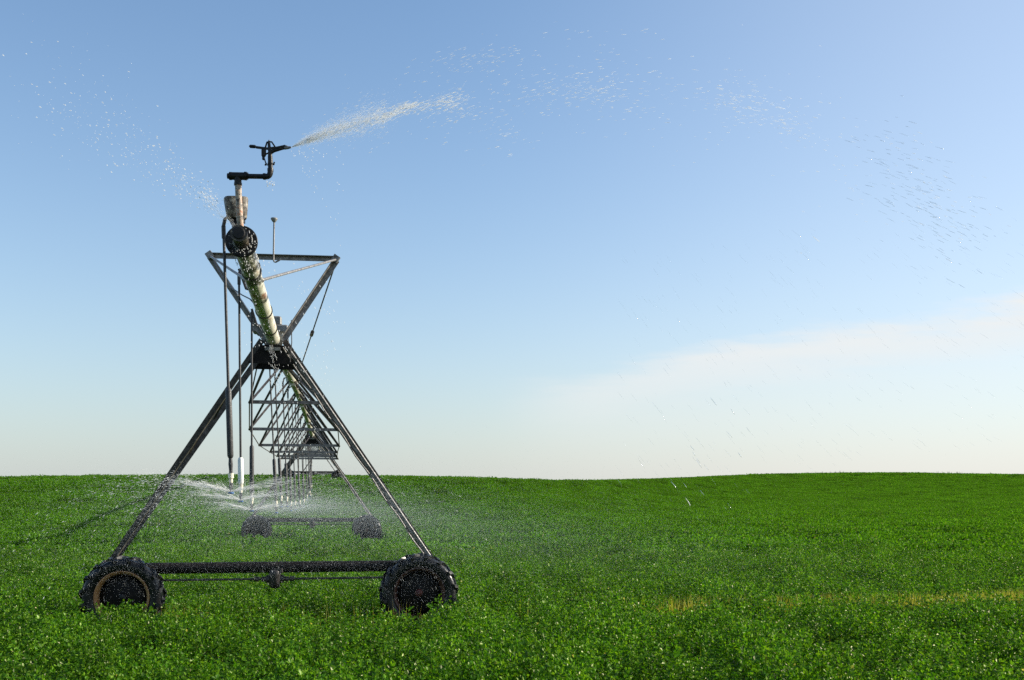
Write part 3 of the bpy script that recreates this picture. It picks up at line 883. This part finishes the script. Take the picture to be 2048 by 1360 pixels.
# ------------------------------------------------------------------ water
def streaks(name, P, D, L, R, mat, label, cat='water spray'):
    P = np.asarray(P, float); D = np.asarray(D, float); L = np.asarray(L, float); R = np.asarray(R, float)
    n = len(P)
    D = D / (np.linalg.norm(D, axis=1, keepdims=True) + 1e-9)
    up = np.tile(np.array([0., 0, 1]), (n, 1)); bad = np.abs(D[:, 2]) > .95; up[bad] = (1, 0, 0)
    X = np.cross(D, up); X /= np.linalg.norm(X, axis=1, keepdims=True); Y = np.cross(X, D)
    V = []
    k = 5
    V.append(P - D * L[:, None] / 2)
    for f in (-.2, .25):
        for j in range(k):
            a = 2 * math.pi * j / k
            V.append(P + D * (L * f)[:, None] + (X * math.cos(a) + Y * math.sin(a)) * R[:, None])
    V.append(P + D * L[:, None] / 2)
    V = np.stack(V, 1); m = V.shape[1]
    fs = []
    for j in range(k):
        q = (j + 1) % k
        fs += [(0, 1 + q, 1 + j, -1), (1 + j, 1 + q, 1 + k + q, 1 + k + j), (1 + k + j, 1 + k + q, m - 1, -1)]
    lv, ls = [], []
    tot = 0
    base = []
    for f in fs:
        g = [x for x in f if x >= 0]; base.append(g)
    flat = np.concatenate([np.array(g) for g in base]); sizes = np.array([len(g) for g in base])
    loops = (flat[None, :] + (np.arange(n) * m)[:, None]).ravel()
    sizes = np.tile(sizes, n); starts = np.concatenate([[0], np.cumsum(sizes)[:-1]])
    me = bpy.data.meshes.new(name)
    me.vertices.add(n * m); me.vertices.foreach_set('co', V.reshape(-1).astype(np.float32))
    me.loops.add(len(loops)); me.loops.foreach_set('vertex_index', loops.astype(np.int32))
    me.polygons.add(len(sizes)); me.polygons.foreach_set('loop_start', starts.astype(np.int32))
    me.polygons.foreach_set('use_smooth', np.ones(len(sizes), bool))
    me.update(calc_edges=True); me.validate()
    me.materials.append(mat)
    o = bpy.data.objects.new(name, me); COL.objects.link(o)
    return tag(o, label, cat, kind='stuff')

def droplets(name, P, R, mat, label, cat='water mist'):
    P = np.asarray(P, np.float32); n = len(P)
    me = bpy.data.meshes.new(name)
    me.vertices.add(n); me.vertices.foreach_set('co', P.ravel())
    a = me.attributes.new('rad', 'FLOAT', 'POINT'); a.data.foreach_set('value', np.asarray(R, np.float32))
    me.materials.append(mat); me.update()
    o = bpy.data.objects.new(name, me); COL.objects.link(o)
    ng = bpy.data.node_groups.new(name + '_points', 'GeometryNodeTree')
    ng.interface.new_socket('Geometry', in_out='INPUT', socket_type='NodeSocketGeometry')
    ng.interface.new_socket('Geometry', in_out='OUTPUT', socket_type='NodeSocketGeometry')
    gi = ng.nodes.new('NodeGroupInput'); go = ng.nodes.new('NodeGroupOutput')
    mp = ng.nodes.new('GeometryNodeMeshToPoints')
    q = ng.nodes.new('GeometryNodeInputNamedAttribute'); q.data_type = 'FLOAT'; q.inputs['Name'].default_value = 'rad'
    sm = ng.nodes.new('GeometryNodeSetMaterial'); sm.inputs['Material'].default_value = mat
    ng.links.new(gi.outputs[0], mp.inputs['Mesh']); ng.links.new(q.outputs['Attribute'], mp.inputs['Radius'])
    ng.links.new(mp.outputs[0], sm.inputs['Geometry']); ng.links.new(sm.outputs[0], go.inputs[0])
    md = o.modifiers.new('points', 'NODES'); md.node_group = ng
    return tag(o, label, cat, kind='stuff')

W = np.random.default_rng(21)
def head_spray(i, h, n, n_str):
    """thin jets leaving the deflector all round, breaking into falling drops"""
    h = np.array(h)
    ng_ = 26
    gi = W.integers(0, ng_, n); az = gi * (2 * math.pi / ng_) + W.normal(0, .03, n) + i * .37
    gv, ge = W.normal(5.5, .6, ng_), W.normal(math.radians(14), math.radians(3.2), ng_)
    v = gv[gi] + W.normal(0, .25, n); el = ge[gi] + W.normal(0, math.radians(1.3), n)
    t = W.beta(1.0, 1.9, n) * .62
    drag = 1 / (1 + .55 * t)
    vx = v * np.cos(el) * drag; vz = v * np.sin(el) - 9.8 * t * .92
    r = v * np.cos(el) * np.log1p(.55 * t) / .55
    wind = .9 * t * t
    spread = t * .16
    P = np.stack([h[0] + r * np.sin(az) + wind + W.normal(0, 1, n) * spread, h[1] + r * np.cos(az) + W.normal(0, 1, n) * spread,
                  h[2] + v * np.sin(el) * t - 4.6 * t * t + W.normal(0, 1, n) * spread * .7], 1)
    D = np.stack([vx * np.sin(az) + 1.6 * t, vx * np.cos(az), vz], 1)
    L = np.where(t < .12, W.uniform(.05, .16, n), W.uniform(.010, .036, n))
    R = np.where(t < .12, W.uniform(.0010, .0018, n), W.uniform(.0016, .0036, n))
    R = R * np.where(np.sin(az) > .1, .45, .68)
    ok = (P[:, 2] > ground(P[:, 0], P[:, 1]) + .45) & ((t < .30) | (W.random(n) < .45))
    R = R * np.where(t > .12, np.clip(W.lognormal(-.35, .45, n), .3, 1.7), 1)
    return P[ok], D[ok], L[ok], R[ok]
SPR = ['fine water spray thrown from the sprinkler nearest the viewer', 'fine water spray thrown from the sprinkler with the white weight', 'fine water spray thrown from the sprinkler left of the near tower']
for i, h in enumerate(HEADS):
    if i < 3:
        P, D, L, R = head_spray(i, h, 2700, 0)
        streaks('sprinkler_spray', P, D, L, R, M['drop'], SPR[i])
acc = [head_spray(i, h, 400 if i < 13 else 120, 0) for i, h in enumerate(HEADS) if i >= 3]
P, D, L, R = (np.concatenate([a[k] for a in acc]) for k in range(4))
streaks('sprinkler_spray', P, D, L, R * .7, M['drop'], 'water spray thrown from the row of sprinklers behind the near tower')

# fine mist hanging round the sprinklers and drifting to the right
def mist():
    Ps = []
    for i, h in enumerate(HEADS):
        n = 120000 if i < 3 else (75000 if i < 13 else 9000)
        az = W.uniform(0, 2 * math.pi, n); t = W.uniform(0, 1, n) ** .9 * 1.1
        v = W.normal(5.2, .7, n); el = W.normal(math.radians(13), math.radians(4), n)
        r = v * np.cos(el) * np.log1p(1.0 * t) / 1.0
        z = v * np.sin(el) * t * .8 - 1.45 * t ** 1.6
        drift = W.exponential(1, n) * 3.6 * t
        sp = .05 + t * .25
        P = np.stack([h[0] + r * np.sin(az) + drift + W.normal(0, 1, n) * sp, h[1] + r * np.cos(az) + W.normal(0, 1, n) * sp, h[2] + z - drift * .12 + W.normal(0, 1, n) * sp * .7], 1)
        Ps.append(P)
    P = np.concatenate(Ps)
    hgt = P[:, 2] - ground(P[:, 0], P[:, 1])
    P = P[(hgt > .3) & ((hgt > 1.15) | (P[:, 1] > 19) | (W.random(len(P)) < .22))]
    droplets('drifting_mist', P, W.uniform(.0005, .0010, len(P)), M['mist'], 'pale mist of fine droplets drifting right from the sprinklers')
mist()

# jet of the end gun
NOZ = np.array(G(583, 294.5)); JY = .48
def gun_jet():
    P, D, L, R = [], [], [], []
    def put(p, d, l, r): P.append(p); D.append(d); L.append(l); R.append(r)
    k = DG / F
    def traj(x):          # height of the jet axis (photo px above the nozzle) x px from the nozzle
        return .42 * x - .0004 * x * x
    def slope(x): return .42 - 2 * .0004 * x
    def one(x, off, dep, l, r, jit=.06):
        s = slope(x); y = traj(x) + off
        d = DG - JY * x * k + dep                 # the gun points to the right and partly toward the viewer
        put(np.array(at(583 + x, 294.5 - y, d)), (1, -JY + W.normal(0, .05), s + W.normal(0, jit)), l * d / DG, r * d / DG)
    for i in range(1500):                     # dense plume at the nozzle
        x = W.beta(1.2, 2.4) * 200 + 1
        a = W.normal(.02, .17)
        one(x, x * a * (.95 if a > 0 else .8), W.normal(0, .0016) * x * .45, W.uniform(.010, .05), W.uniform(.0004, .0009), .14)
    for i in range(1500):
        x = W.uniform(30, 190) ; a = W.normal(.0, .085)
        one(x, x * a, W.normal(0, .0016) * x * .6, W.uniform(.02, .06), W.uniform(.0005, .0011), .08)
    cl = [(165, -2, 20, 5, 110), (193, -2, 14, 5, 170), (222, 2, 15, 6, 200), (240, 6, 10, 4, 120), (265, -5, 20, 7, 70), (300, -4, 22, 10, 110), (318, 2, 16, 10, 110), (330, -30, 30, 12, 50),
          (330, 70, 45, 18, 70), (400, 75, 40, 12, 40), (440, 0, 50, 30, 60), (510, 0, 40, 22, 40), (560, 4, 40, 16, 70), (620, 6, 45, 18, 110), (660, 20, 60, 30, 60), (420, -90, 45, 18, 45), (640, 100, 60, 30, 30),
          (880, 25, 50, 18, 90), (930, 35, 50, 20, 80), (1000, 22, 30, 16, 60), (920, 75, 60, 18, 30)]
    for (x, off, sx, sy, n) in cl:
        for j in range(n):
            one(x + W.normal(0, sx), off + W.normal(0, sy), W.normal(0, .25), W.uniform(.014, .07), min(.0034, W.lognormal(-6.85, .55)), .05)
    for i in range(260):
        x = W.uniform(20, 1150); one(x, W.normal(10, 40 + x * .04), W.normal(0, .5), W.uniform(.01, .05), W.uniform(.001, .0022), .08)
    for i in range(60):                       # dribble that falls from the nozzle and elbow
        x = W.uniform(0, 110); y = -W.uniform(0, 1) ** 1.3 * x * 1.9 - 2
        p = NOZ + np.array([(x - 5) * k, W.normal(0, .05), y * k]); put(p, (.5, 0, -1), W.uniform(.008, .018), W.uniform(.002, .004))
    for i in range(16):
        p = np.array(G(W.normal(540, 5), 362 + abs(W.normal(0, 7)))); put(p, (.1, 0, -1), W.uniform(.01, .025), W.uniform(.003, .006))
    n = 9000
    x = W.beta(1.25, 2.2, n) * 230 + 1; a = W.normal(.01, .11, n) + np.abs(W.normal(0, .22, n)) * np.exp(-x / 60)
    y = .42 * x - .0004 * x * x + x * a
    dd = DG - JY * x * k + W.normal(0, .0016, n) * x * .4
    Q = np.stack([(583 + x - CX) / F * dd, dd, ZC - (294.5 - y - HZ) / F * dd], 1)
    droplets('jet_mist', Q, W.uniform(.0006, .0013, n), M['drop'], 'creamy white plume of fine spray bursting from the end gun nozzle')
    streaks('end_gun_jet', P, D, L, R, M['drop'], 'white broken water jet arcing across the sky from the end gun')
gun_jet()

def gun_rain():
    """the far end of the jet falling as clear drops"""
    P, D, L, R = [], [], [], []
    def put(px_, py_, d, ang, l, r):
        P.append(np.array(at(px_, py_, d))); a = math.radians(ang); D.append((math.cos(a), W.normal(0, .08), -math.sin(a))); L.append(l); R.append(r)
    for i in range(230):
        t = W.random(); x = 1770 + 150 * t + W.normal(0, 45); y = 290 + 200 * t + W.normal(0, 42)
        put(x, y, W.normal(7.8, .5), 16 + 12 * (y - 280) / 200 + W.normal(0, 4), W.uniform(.022, .085), W.uniform(.0005, .0014))
    for i in range(420):
        x = W.uniform(1230, 2120); y = 470 + 480 * W.random() - (x - 1500) * .10
        ang = 55 - (x - 1250) / 870 * 26
        if y > 985: continue
        put(x, y, W.normal(8.5, 1.0), ang + W.normal(0, 3), W.uniform(.035, .12), W.uniform(.0002, .00045))
    for i in range(14):
        put(W.normal(1440, 55), W.normal(880, 50), W.normal(8.5, .5), 54 + W.normal(0, 3), W.uniform(.05, .11), W.uniform(.0008, .0018))
    for i in range(8):
        put(W.uniform(1300, 1500), W.uniform(960, 1040), W.normal(10, 1), 52 + W.normal(0, 4), W.uniform(.04, .1), W.uniform(.0003, .0006))
    streaks('falling_drops', P, D, L, R, M['drop_clear'], 'clear streaks of water falling from the end of the jet')
    P.clear(); D.clear(); L.clear(); R.clear()
    for i in range(60):
        t = W.random(); x = 1770 + 150 * t + W.normal(0, 50); y = 290 + 200 * t + W.normal(0, 45)
        put(x, y, 10.5, 20 + W.normal(0, 4), W.uniform(.02, .07), W.uniform(.001, .0022))
    for x, y, a, l, r in ((1632, 478, 38, .10, .003), (1630, 235, 12, .06, .0025), (1602, 506, 20, .02, .003), (1378, 1006, 62, .07, .003), (1374, 1000, 58, .07, .0015)):
        put(x, y, 10, a, l, r)
    streaks('bright_drops', P, D, L, R, M['drop'], 'bright sunlit drops glinting at the far end of the jet')
gun_rain()

def leak_spray():
    """thin spray from the leaking end flange, up to the left"""
    P, D, L, R = [], [], [], []
    d0 = 10.3
    for i in range(760):
        t = W.random() ** 1.7
        x = 425 - 360 * t + W.normal(0, 10 + 48 * t); y = 405 - 270 * t + 20 * t * t + W.normal(0, 9 + 55 * t)
        if t > .8 and W.random() < .5: continue
        big = W.random() < .25
        P.append(np.array(at(x, y, d0 - .8 * t + W.normal(0, .1)))); D.append((-1, 0, .75 + W.normal(0, .25)))
        L.append(W.uniform(.009, .028) if big else W.uniform(.006, .012)); R.append(W.uniform(.0028, .0045) if big else W.uniform(.0013, .0022))
    for i in range(150):
        t = W.random(); x = 470 - 50 * t + W.normal(0, 2 + 7 * t); y = 455 - 52 * t + W.normal(0, 2 + 6 * t)
        P.append(np.array(at(x, y, d0))); D.append((-1, 0, 1)); L.append(W.uniform(.02, .05)); R.append(W.uniform(.0004, .0009))
    streaks('leak_spray', P, D, L, R, M['drop'], 'thin spray of drops shooting up left from the end flange')
    P, D, L, R = [], [], [], []
    def put(p, l, r, d=(0.15, 0, -1)): P.append(np.array(p)); D.append(d); L.append(l); R.append(r)
    for i in range(190):
        y = 10.15 + abs(W.normal(0, .8)); c = over(max(y, 10.3)); a = W.uniform(-1.2, 2.4)
        put(c + Vector((math.sin(a) * (OR + .015), 0, -math.cos(a) * (OR + .015))) + Vector((0, -.03, W.normal(0, .01))), W.uniform(.012, .036), W.uniform(.0016, .004), (.2, W.normal(0, .4), -1))
    for i in range(70):
        a = W.uniform(0, 6.28); q = W.uniform(.08, .15)
        put(PE - AX * .03 + Vector((math.sin(a) * q, 0, -abs(math.cos(a)) * q * (1 if W.random() < .75 else -1))), W.uniform(.006, .02), W.uniform(.002, .0045), (.1, 0, -1))
    for i in range(60):
        put(at(W.normal(525, 22), W.uniform(520, 700), 11.5), W.uniform(.01, .025), W.uniform(.002, .004), (.35, 0, -1))
    for i in range(60):
        put(at(W.normal(625, 45), W.uniform(560, 760), 11.5), W.uniform(.012, .04), W.uniform(.0015, .0035), (.4, 0, -1))
    for i in range(170):
        t = W.random(); put(at(540 + 22 * t + W.normal(0, 2 + 7 * t), 690 + 95 * t, 15.5), W.uniform(.015, .05), W.uniform(.001, .0028), (.3, 0, -1))
    for i in range(150):
        put(at(W.uniform(560, 660), W.uniform(700, 930), 15.), W.uniform(.012, .03), W.uniform(.0015, .0032), (.3, 0, -1))
    streaks('pipe_drips', P, D, L, R, M['drop'], 'bright drips running and falling from the leaking pipe joints')
    P, D, L, R = [], [], [], []
    for i in range(260):                     # rain of fine drops between the viewer and the wheels
        x = W.uniform(150, 960); y = W.uniform(985, 1240); s = 1 if x > 520 else .45
        put(at(x, y, W.uniform(11.5, 15)), W.uniform(.02, .075), W.uniform(.0003, .0007), (.55 * s, 0, -1))
    streaks('fine_rain', P, D, L, R, M['drop'], 'fine slanting streaks of water falling before the near tower wheels')
leak_spray()

# ------------------------------------------------------------------ sky, sun, camera
def build_world():
    w = bpy.data.worlds.new('World'); SC.world = w; w.use_nodes = True
    nt = w.node_tree; bg = nt.nodes['Background']
    s = nt.nodes.new('ShaderNodeTexSky'); s.sky_type = 'NISHITA'; s.sun_disc = False
    s.sun_elevation = SUN_EL; s.sun_rotation = SUN_AZ
    s.air_density = 1.0; s.dust_density = .6; s.ozone_density = 2.0; s.altitude = 0
    tc = nt.nodes.new('ShaderNodeTexCoord'); sx = nt.nodes.new('ShaderNodeSeparateXYZ')
    nt.links.new(tc.outputs['Generated'], sx.inputs[0])
    def math_(op, a, b=None, c=None, clamp=False):
        n = nt.nodes.new('ShaderNodeMath'); n.operation = op; n.use_clamp = clamp
        for i, v in enumerate((a, b, c)):
            if v is None: continue
            if hasattr(v, 'node'): nt.links.new(v, n.inputs[i])
            else: n.inputs[i].default_value = v
        return n.outputs[0]
    def sm(v, lo, hi):
        n = nt.nodes.new('ShaderNodeMapRange'); n.interpolation_type = 'SMOOTHSTEP'
        nt.links.new(v, n.inputs[0]); n.inputs[1].default_value = lo; n.inputs[2].default_value = hi
        return n.outputs[0]
    yy = math_('MAXIMUM', sx.outputs[1], .05)
    u = math_('DIVIDE', sx.outputs[0], yy); v = math_('DIVIDE', sx.outputs[2], yy)
    # pale haze low over the horizon
    hz = math_('POWER', 2.718, math_('MULTIPLY', math_('MAXIMUM', sx.outputs[2], 0), -HAZE_K))
    hz = math_('MULTIPLY', hz, HAZE_A, clamp=True)
    hc = mixc(nt, sm(u, -.3, .5), HAZE_C, HAZE_R)
    tint = nt.nodes.new('ShaderNodeMix'); tint.data_type = 'RGBA'; tint.blend_type = 'MULTIPLY'; tint.inputs[0].default_value = 1
    nt.links.new(s.outputs[0], tint.inputs[6]); tint.inputs[7].default_value = (.85, .965, 1.03, 1)
    c = mixc(nt, hz, tint.outputs[2], hc)
    c = mixc(nt, math_('MULTIPLY', sm(u, -.1, .55), .27), c, (3.9, 4.05, 4.25))
    # long thin cirrus bank rising to the right
    cb = nt.nodes.new('ShaderNodeCombineXYZ'); nt.links.new(u, cb.inputs[0]); nt.links.new(v, cb.inputs[1])
    mp = nt.nodes.new('ShaderNodeMapping'); mp.inputs['Rotation'].default_value = (0, 0, -.165); mp.inputs['Scale'].default_value = (4, 26, 1)
    nt.links.new(cb.outputs[0], mp.inputs[0])
    nz = nt.nodes.new('ShaderNodeTexNoise'); nz.inputs['Scale'].default_value = 1.; nz.inputs['Detail'].default_value = 7; nz.inputs['Roughness'].default_value = .6
    nt.links.new(mp.outputs[0], nz.inputs['Vector'])
    nn = math_('SUBTRACT', nz.outputs[0], .5)
    edge = math_('MULTIPLY_ADD', u, .172, .103)
    q = math_('ADD', math_('SUBTRACT', edge, v), math_('MULTIPLY', nn, .075))      # height below the upper edge
    top = sm(q, -.010, .016)
    core = math_('MULTIPLY', math_('MULTIPLY', top, math_('SUBTRACT', 1, sm(q, .012, .055))), math_('MULTIPLY_ADD', nn, 2.2, 1.0))
    veil = math_('MULTIPLY', top, math_('SUBTRACT', 1, sm(q, .02, .12)))
    left = sm(u, -.03, .09)
    right = sm(u, -.02, .6)
    m = math_('MULTIPLY', left, math_('ADD', math_('MULTIPLY', core, math_('MULTIPLY_ADD', right, .48, .24)), math_('MULTIPLY', veil, .24)), clamp=True)
    c = mixc(nt, m, c, CLOUD_C)
    nt.links.new(c, bg.inputs['Color'])
    bg.inputs['Strength'].default_value = .113
HAZE_K, HAZE_A, HAZE_C, HAZE_R, CLOUD_C = 6.8, .95, (3.0, 3.18, 3.2), (4.25, 4.1, 3.85), (4.5, 4.5, 4.4)
build_world()

ld = bpy.data.lights.new('sun', 'SUN'); ld.energy = 4.8; ld.angle = math.radians(.5); ld.color = (1, .92, .79)
sun = bpy.data.objects.new('sun', ld); COL.objects.link(sun)
sun.rotation_euler = (-SUN_DIR).to_track_quat('-Z', 'Y').to_euler()

cam = bpy.data.cameras.new('camera'); co = bpy.data.objects.new('camera', cam); COL.objects.link(co)
co.location = (0, 0, ZC); co.rotation_euler = (math.radians(90), 0, 0)
cam.sensor_width = 36; cam.lens = 36 * F / 2048; cam.shift_y = (HZ - 680) / 2048
cam.clip_start = .1; cam.clip_end = 5000
SC.camera = co
SC.view_settings.view_transform = 'Standard'; SC.view_settings.look = 'None'
SC.view_settings.exposure = 0.8; SC.view_settings.gamma = 1
SC.render.engine = 'CYCLES'
SC.cycles.max_bounces = 6; SC.cycles.diffuse_bounces = 3; SC.cycles.glossy_bounces = 3; SC.cycles.transmission_bounces = 4
SC.cycles.transparent_max_bounces = 12
SC.cycles.caustics_reflective = False; SC.cycles.caustics_refractive = False
SC.cycles.use_denoising = False
